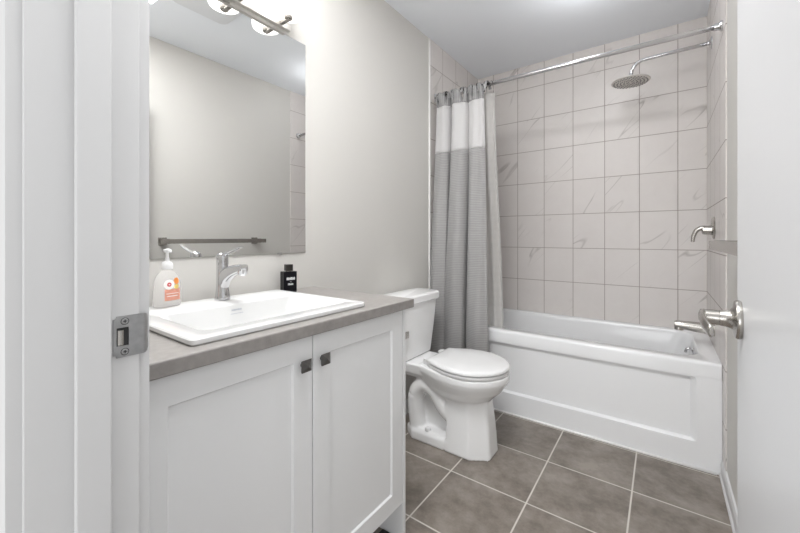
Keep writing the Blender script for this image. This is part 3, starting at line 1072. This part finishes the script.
# ------------------------------------------------------------------ tub spout, valve, shower arm
XT = XR - TT
YV = 2.53
sp_ = empty('tub_spout', (XT, YV, 0.58), 'nickel tub spout low on the tiled wall above the bathtub rim', 'tub spout')
bm = bmesh.new()
rings = []
for t, (dx, zc_, hw_, hz_) in enumerate([(0.0, 0.608, 0.034, 0.034), (0.012, 0.608, 0.034, 0.034), (0.016, 0.608, 0.030, 0.031), (0.06, 0.610, 0.028, 0.028), (0.11, 0.613, 0.025, 0.024), (0.150, 0.615, 0.024, 0.021), (0.168, 0.615, 0.021, 0.017)]):
    rings.append([(XT - dx, YV + hw_ * math.copysign(abs(math.cos(a)) ** 0.7, math.cos(a)), zc_ + hz_ * math.copysign(abs(math.sin(a)) ** 0.7, math.sin(a))) for a in [2 * PI * k / 28 for k in range(28)]])
loft(bm, rings)
put('body', bm, M['nickel'], sp_, auto=40)
bm = bmesh.new()
lathe(bm, [(0.0165, 0.02), (0.0215, 0.0), (0.0215, -0.028), (0.017, -0.030)], (XT - 0.148, YV, 0.615), (0.05, 0, 1), 24)
put('outlet', bm, M['nickel'], sp_, auto=40)

va_ = empty('shower_valve', (XT, YV, 1.13), 'nickel shower valve with a curved lever on the tiled wall', 'shower valve')
bm = bmesh.new()
lathe(bm, [(0.060, 0.0), (0.060, 0.003), (0.055, 0.008), (0.030, 0.012), (0.0, 0.012)], (XT, YV, 1.150), (-1, 0, 0), 44)
put('escutcheon', bm, M['nickel'], va_, auto=35)
bm = bmesh.new()
lathe(bm, [(0.026, 0.012), (0.024, 0.030), (0.021, 0.048), (0.012, 0.052)], (XT, YV, 1.137), (-1, 0, 0), 30)
put('hub', bm, M['nickel'], va_, auto=40)
bm = bmesh.new()
pts = smooth_path([(XT - 0.030, YV, 1.146), (XT - 0.052, YV, 1.149), (XT - 0.074, YV, 1.135), (XT - 0.086, YV, 1.106), (XT - 0.090, YV, 1.074)], 7)
tube(bm, pts, [0.0195 - 0.009 * i / len(pts) for i in range(len(pts))], 18, flat=0.75, side=(0, 1, 0))
put('lever', bm, M['nickel'], va_, auto=50)

YS = 2.655
sh = empty('overhead_shower', (XT, YS, 2.18), 'chrome rain shower head on a long wall arm above the bathtub', 'shower head')
bm = bmesh.new()
lathe(bm, [(0.034, 0.0), (0.033, 0.003), (0.022, 0.010), (0.012, 0.013), (0.011, 0.020)], (XT, YS, 2.190), (-1, 0, 0), 32)
put('wall_flange', bm, M['chrome'], sh, auto=35)
bm = bmesh.new()
HX = -0.160
pts = [Vector((XT - 0.005, YS, 2.190)), Vector((XT - 0.20, YS, 2.189)), Vector((HX + 0.075, YS, 2.187))]
for k in range(1, 9):
    a = k / 8 * math.radians(85)
    pts.append(Vector((HX + 0.075 - 0.07 * math.sin(a), YS, 2.187 - 0.07 * (1 - math.cos(a)))))
pts.append(Vector((HX + 0.003, YS, 2.095)))
tube(bm, pts, 0.0105, 18)
put('arm', bm, M['chrome'], sh, smooth=True)
bm = bmesh.new()
lathe(bm, [(0.0135, 0.0), (0.0145, 0.004), (0.0145, 0.016), (0.012, 0.024), (0.011, 0.030)], (HX + 0.002, YS, 2.088), (0.04, 0, 1), 24)
put('swivel', bm, M['chrome'], sh, auto=40)
bm = bmesh.new()
lathe(bm, [(0.0, -0.002), (0.094, -0.002), (0.102, 0.000), (0.104, 0.004), (0.100, 0.008), (0.045, 0.013), (0.016, 0.020), (0.013, 0.026)], (HX, YS, 2.066), (0.02, 0, 1), 48)
ds = put('disc', bm, M['satin'], sh, auto=30)
bm = bmesh.new()
for ring_, cnt in ((0.018, 6), (0.036, 12), (0.054, 18), (0.072, 24), (0.089, 30)):
    for k in range(cnt):
        a = 2 * PI * k / cnt
        lathe(bm, [(0.004, 0.0), (0.0032, 0.004)], (HX + ring_ * math.cos(a), YS + ring_ * math.sin(a), 2.0642 - ring_ * math.cos(a) * 0.02), (0, 0, -1), 6)
put('nozzles', bm, M['rubber'], ds)

# ------------------------------------------------------------------ curtain rod, curtain, liner
YR = 2.200
XRA, XRB = XL + TT, XR - TT


def rod_z(x):
    return 2.088 + (2.070 - 2.088) * (x - XRA) / (XRB - XRA)


rd = empty('shower_rod', (-0.54, YR, rod_z(-0.54)), 'long chrome curtain rod across the tub alcove below the ceiling', 'curtain rod')
bm = bmesh.new()
tube(bm, [(XRA + 0.004, YR, rod_z(XRA)), (XRB - 0.004, YR, rod_z(XRB))], 0.0125, 20)
put('pole', bm, M['chrome'], rd, smooth=True)
for xx, sg in ((XRA + 0.0003, 1), (XRB - 0.0003, -1)):
    bm = bmesh.new()
    lathe(bm, [(0.024, 0.0), (0.024, 0.006), (0.018, 0.012), (0.016, 0.03), (0.0135, 0.031)], (xx, YR, rod_z(xx)), (sg, 0, 0), 28)
    put('flange', bm, M['chrome'], rd, auto=35)

cu = empty('shower_curtain', (-1.10, 2.16, 0.13), 'grey ribbed shower curtain with a white sheer band, gathered at the left', 'shower curtain')
FOLD = [-1.284, -1.178, -1.050, -0.878]         # valleys of the gathered folds near the floor
FOLD_T = [-1.268, -1.160, -1.030, -0.922]       # and near the rod


def ease(t):
    t = max(0.0, min(1.0, t))
    return t * t * (3 - 2 * t)


def curtain_pt(s, z):
    """s 0..3 across three folds."""
    k = min(int(s), 2)
    t = s - k
    h = ease((z - 0.5) / 1.5)
    h2 = (z - 0.3) / 1.7
    xa = FOLD[k] + (FOLD_T[k] - FOLD[k]) * h2
    xb = FOLD[k + 1] + (FOLD_T[k + 1] - FOLD[k + 1]) * h2
    x = xa + (xb - xa) * t
    y0_ = 2.188 + 0.004 * h
    amp = (0.105, 0.100, 0.075)[k] * (1 - 0.40 * h)
    sh_ = math.sin(PI * t)
    prof_ = sh_ ** 0.8 if k < 2 else (sh_ ** 0.8 if t < 0.5 else 0.5 + 0.5 * sh_)
    y_ = y0_ - amp * prof_ + 0.004 * math.sin(9 * s + 2.3 * z) + 0.003 * math.sin(17 * s - 3.0 * z)
    x -= 0.027 * math.sin(2 * PI * t) * (1 if k < 2 else 0.55) * (1 - 0.5 * h) + 0.004 * math.sin(2.0 * z + k)
    return (max(x, XL + 0.011), y_, z)


def sheet(z0_, z1_, nz, fn, s0=0.0, s1=3.0, ns=150):
    b_ = bmesh.new()
    loft(b_, [[fn(s0 + (s1 - s0) * i / ns, z0_ + (z1_ - z0_) * j / nz) for i in range(ns + 1)] for j in range(nz + 1)], closed=False, cap=False)
    return b_


def cloth(name, bm_, mat, parent, th=0.0012):
    o = put(name, bm_, mat, parent, smooth=True)
    m_ = o.modifiers.new('solid', 'SOLIDIFY')
    m_.thickness = th
    m_.offset = 0
    return o


cloth('grey_panel', sheet(0.13, 1.672, 70, curtain_pt), M['curtain'], cu)
cloth('sheer_band', sheet(1.672, 1.985, 16, curtain_pt), M['sheer'], cu)


def head_pt(s, z):
    x, y, _ = curtain_pt(s, min(z, 1.985))
    t = (z - 1.985) / 0.085
    ph = abs(math.sin(PI * s * 3.0 + 0.25 * math.sin(5 * s)))
    y_ = y + (YR - 0.024 - y) * t * 0.55 - 0.042 * t * (ph ** 0.5) + 0.016 * t
    top = (0.050 + 0.018 * math.sin(4.1 * s + 1)) * (1 - ph ** 0.7) * t
    return (x, min(y_, YR - 0.016), z - top)


cloth('header', sheet(1.985, 2.078, 10, head_pt, ns=260), M['curtain_head'], cu)
# pointed tabs that loop over the rod, leaning at random
rng = random.Random(5)
for k in range(9):
    s = 0.08 + 2.86 * k / 8
    x, y, _ = head_pt(s, 2.06)
    zr = rod_z(x)
    tilt = rng.uniform(-0.030, 0.030)
    prof_ = [(y, zr - 0.05, 0.017), (YR - 0.024, zr - 0.015, 0.014), (YR - 0.0205, zr + 0.008, 0.011), (YR - 0.012, zr + 0.021, 0.008), (YR + 0.004, zr + 0.023, 0.007), (YR + 0.0175, zr + 0.013, 0.008), (YR + 0.0195, zr - 0.006, 0.009), (YR + 0.017, zr - 0.03, 0.010)]
    b_ = bmesh.new()
    loft(b_, [[(max(x + o_ * w_ + tilt * q / 7, XL + 0.010), yy, zz) for q, (yy, zz, w_) in enumerate(prof_)] for o_ in (-1, 0, 1)], closed=False, cap=False)
    cloth('tab', b_, M['curtain_head'], cu)

# dark hooks between the tabs
for k in range(7):
    s = 0.05 + 2.92 * k / 6
    x, y, _ = head_pt(s, 2.05)
    x = max(x, XL + 0.02)
    zr = rod_z(x)
    b_ = bmesh.new()
    a_ = [math.radians(200 - 250 * q / 14) for q in range(15)]
    tube(b_, [(x, YR - 0.024, zr - 0.055), (x, YR - 0.027, zr - 0.03)] + [(x, YR + 0.0205 * math.cos(q), zr + 0.0205 * math.sin(q)) for q in a_], 0.0032, 8, side=(1, 0, 0))
    lathe(b_, [(0.003, -0.006), (0.0075, -0.004), (0.0085, 0.0), (0.0075, 0.004), (0.003, 0.006)], (x, YR - 0.026, zr - 0.045), (0, 1, 0), 12)
    put('hook', b_, M['bronze'], cu, smooth=True)

li = empty('shower_liner', (-1.0, 2.3, 0.2), 'clear frosted liner hanging inside the bathtub beside the grey curtain', 'shower liner')


def liner_pt(s, z):
    h = (2.07 - z) / 1.55
    x = -1.255 + s * (0.380 + 0.026 * h)
    y_ = 2.236 + (2.318 - 2.236) * ease((1.95 - z) / 1.3) + 0.012 * math.sin(2 * PI * 5.5 * s)
    return (x, y_, z)


cloth('film', sheet(0.32, 2.042, 40, liner_pt, 0, 1, 120), M['liner'], li, 0.0006)
for k in range(9):
    s = 0.045 + 0.935 * k / 8
    x, y, _ = liner_pt(s, 2.036)
    zr = rod_z(x)
    b_ = bmesh.new()
    pts = [(x, YR + 0.019 * math.cos(a), zr + 0.019 * math.sin(a)) for a in [math.radians(-20 + 250 * q / 16) for q in range(17)]][::-1]
    pts += [(x, YR + 0.030, zr - 0.028), (x, y + 0.002, 2.036)]
    tube(b_, pts, 0.0016, 8, side=(1, 0, 0))
    put('ring', b_, M['nickel'], li, smooth=True)

# dark hook on the back wall beside the liner
hk = empty('wall_hook', (-1.13, YB, 1.31), 'small dark metal hook on the tiled back wall beside the liner', 'hook')
bm = bmesh.new()
loft(bm, [rrect(-1.165, -1.125, 1.285, 1.345, 0.008, 0)] , cap=False)
bm.free()
bm = box(-1.175, -1.140, YB - 0.006, YB - 0.0002, 1.286, 1.340)
put('plate', bm, M['bronze'], hk, bevel=0.002)
bm = bmesh.new()
tube(bm, smooth_path([(-1.150, YB - 0.006, 1.335), (-1.136, YB - 0.018, 1.342), (-1.121, YB - 0.024, 1.328), (-1.122, YB - 0.026, 1.306), (-1.134, YB - 0.022, 1.290), (-1.119, YB - 0.022, 1.280)], 6), 0.0048, 12)
put('prong', bm, M['bronze'], hk, smooth=True)
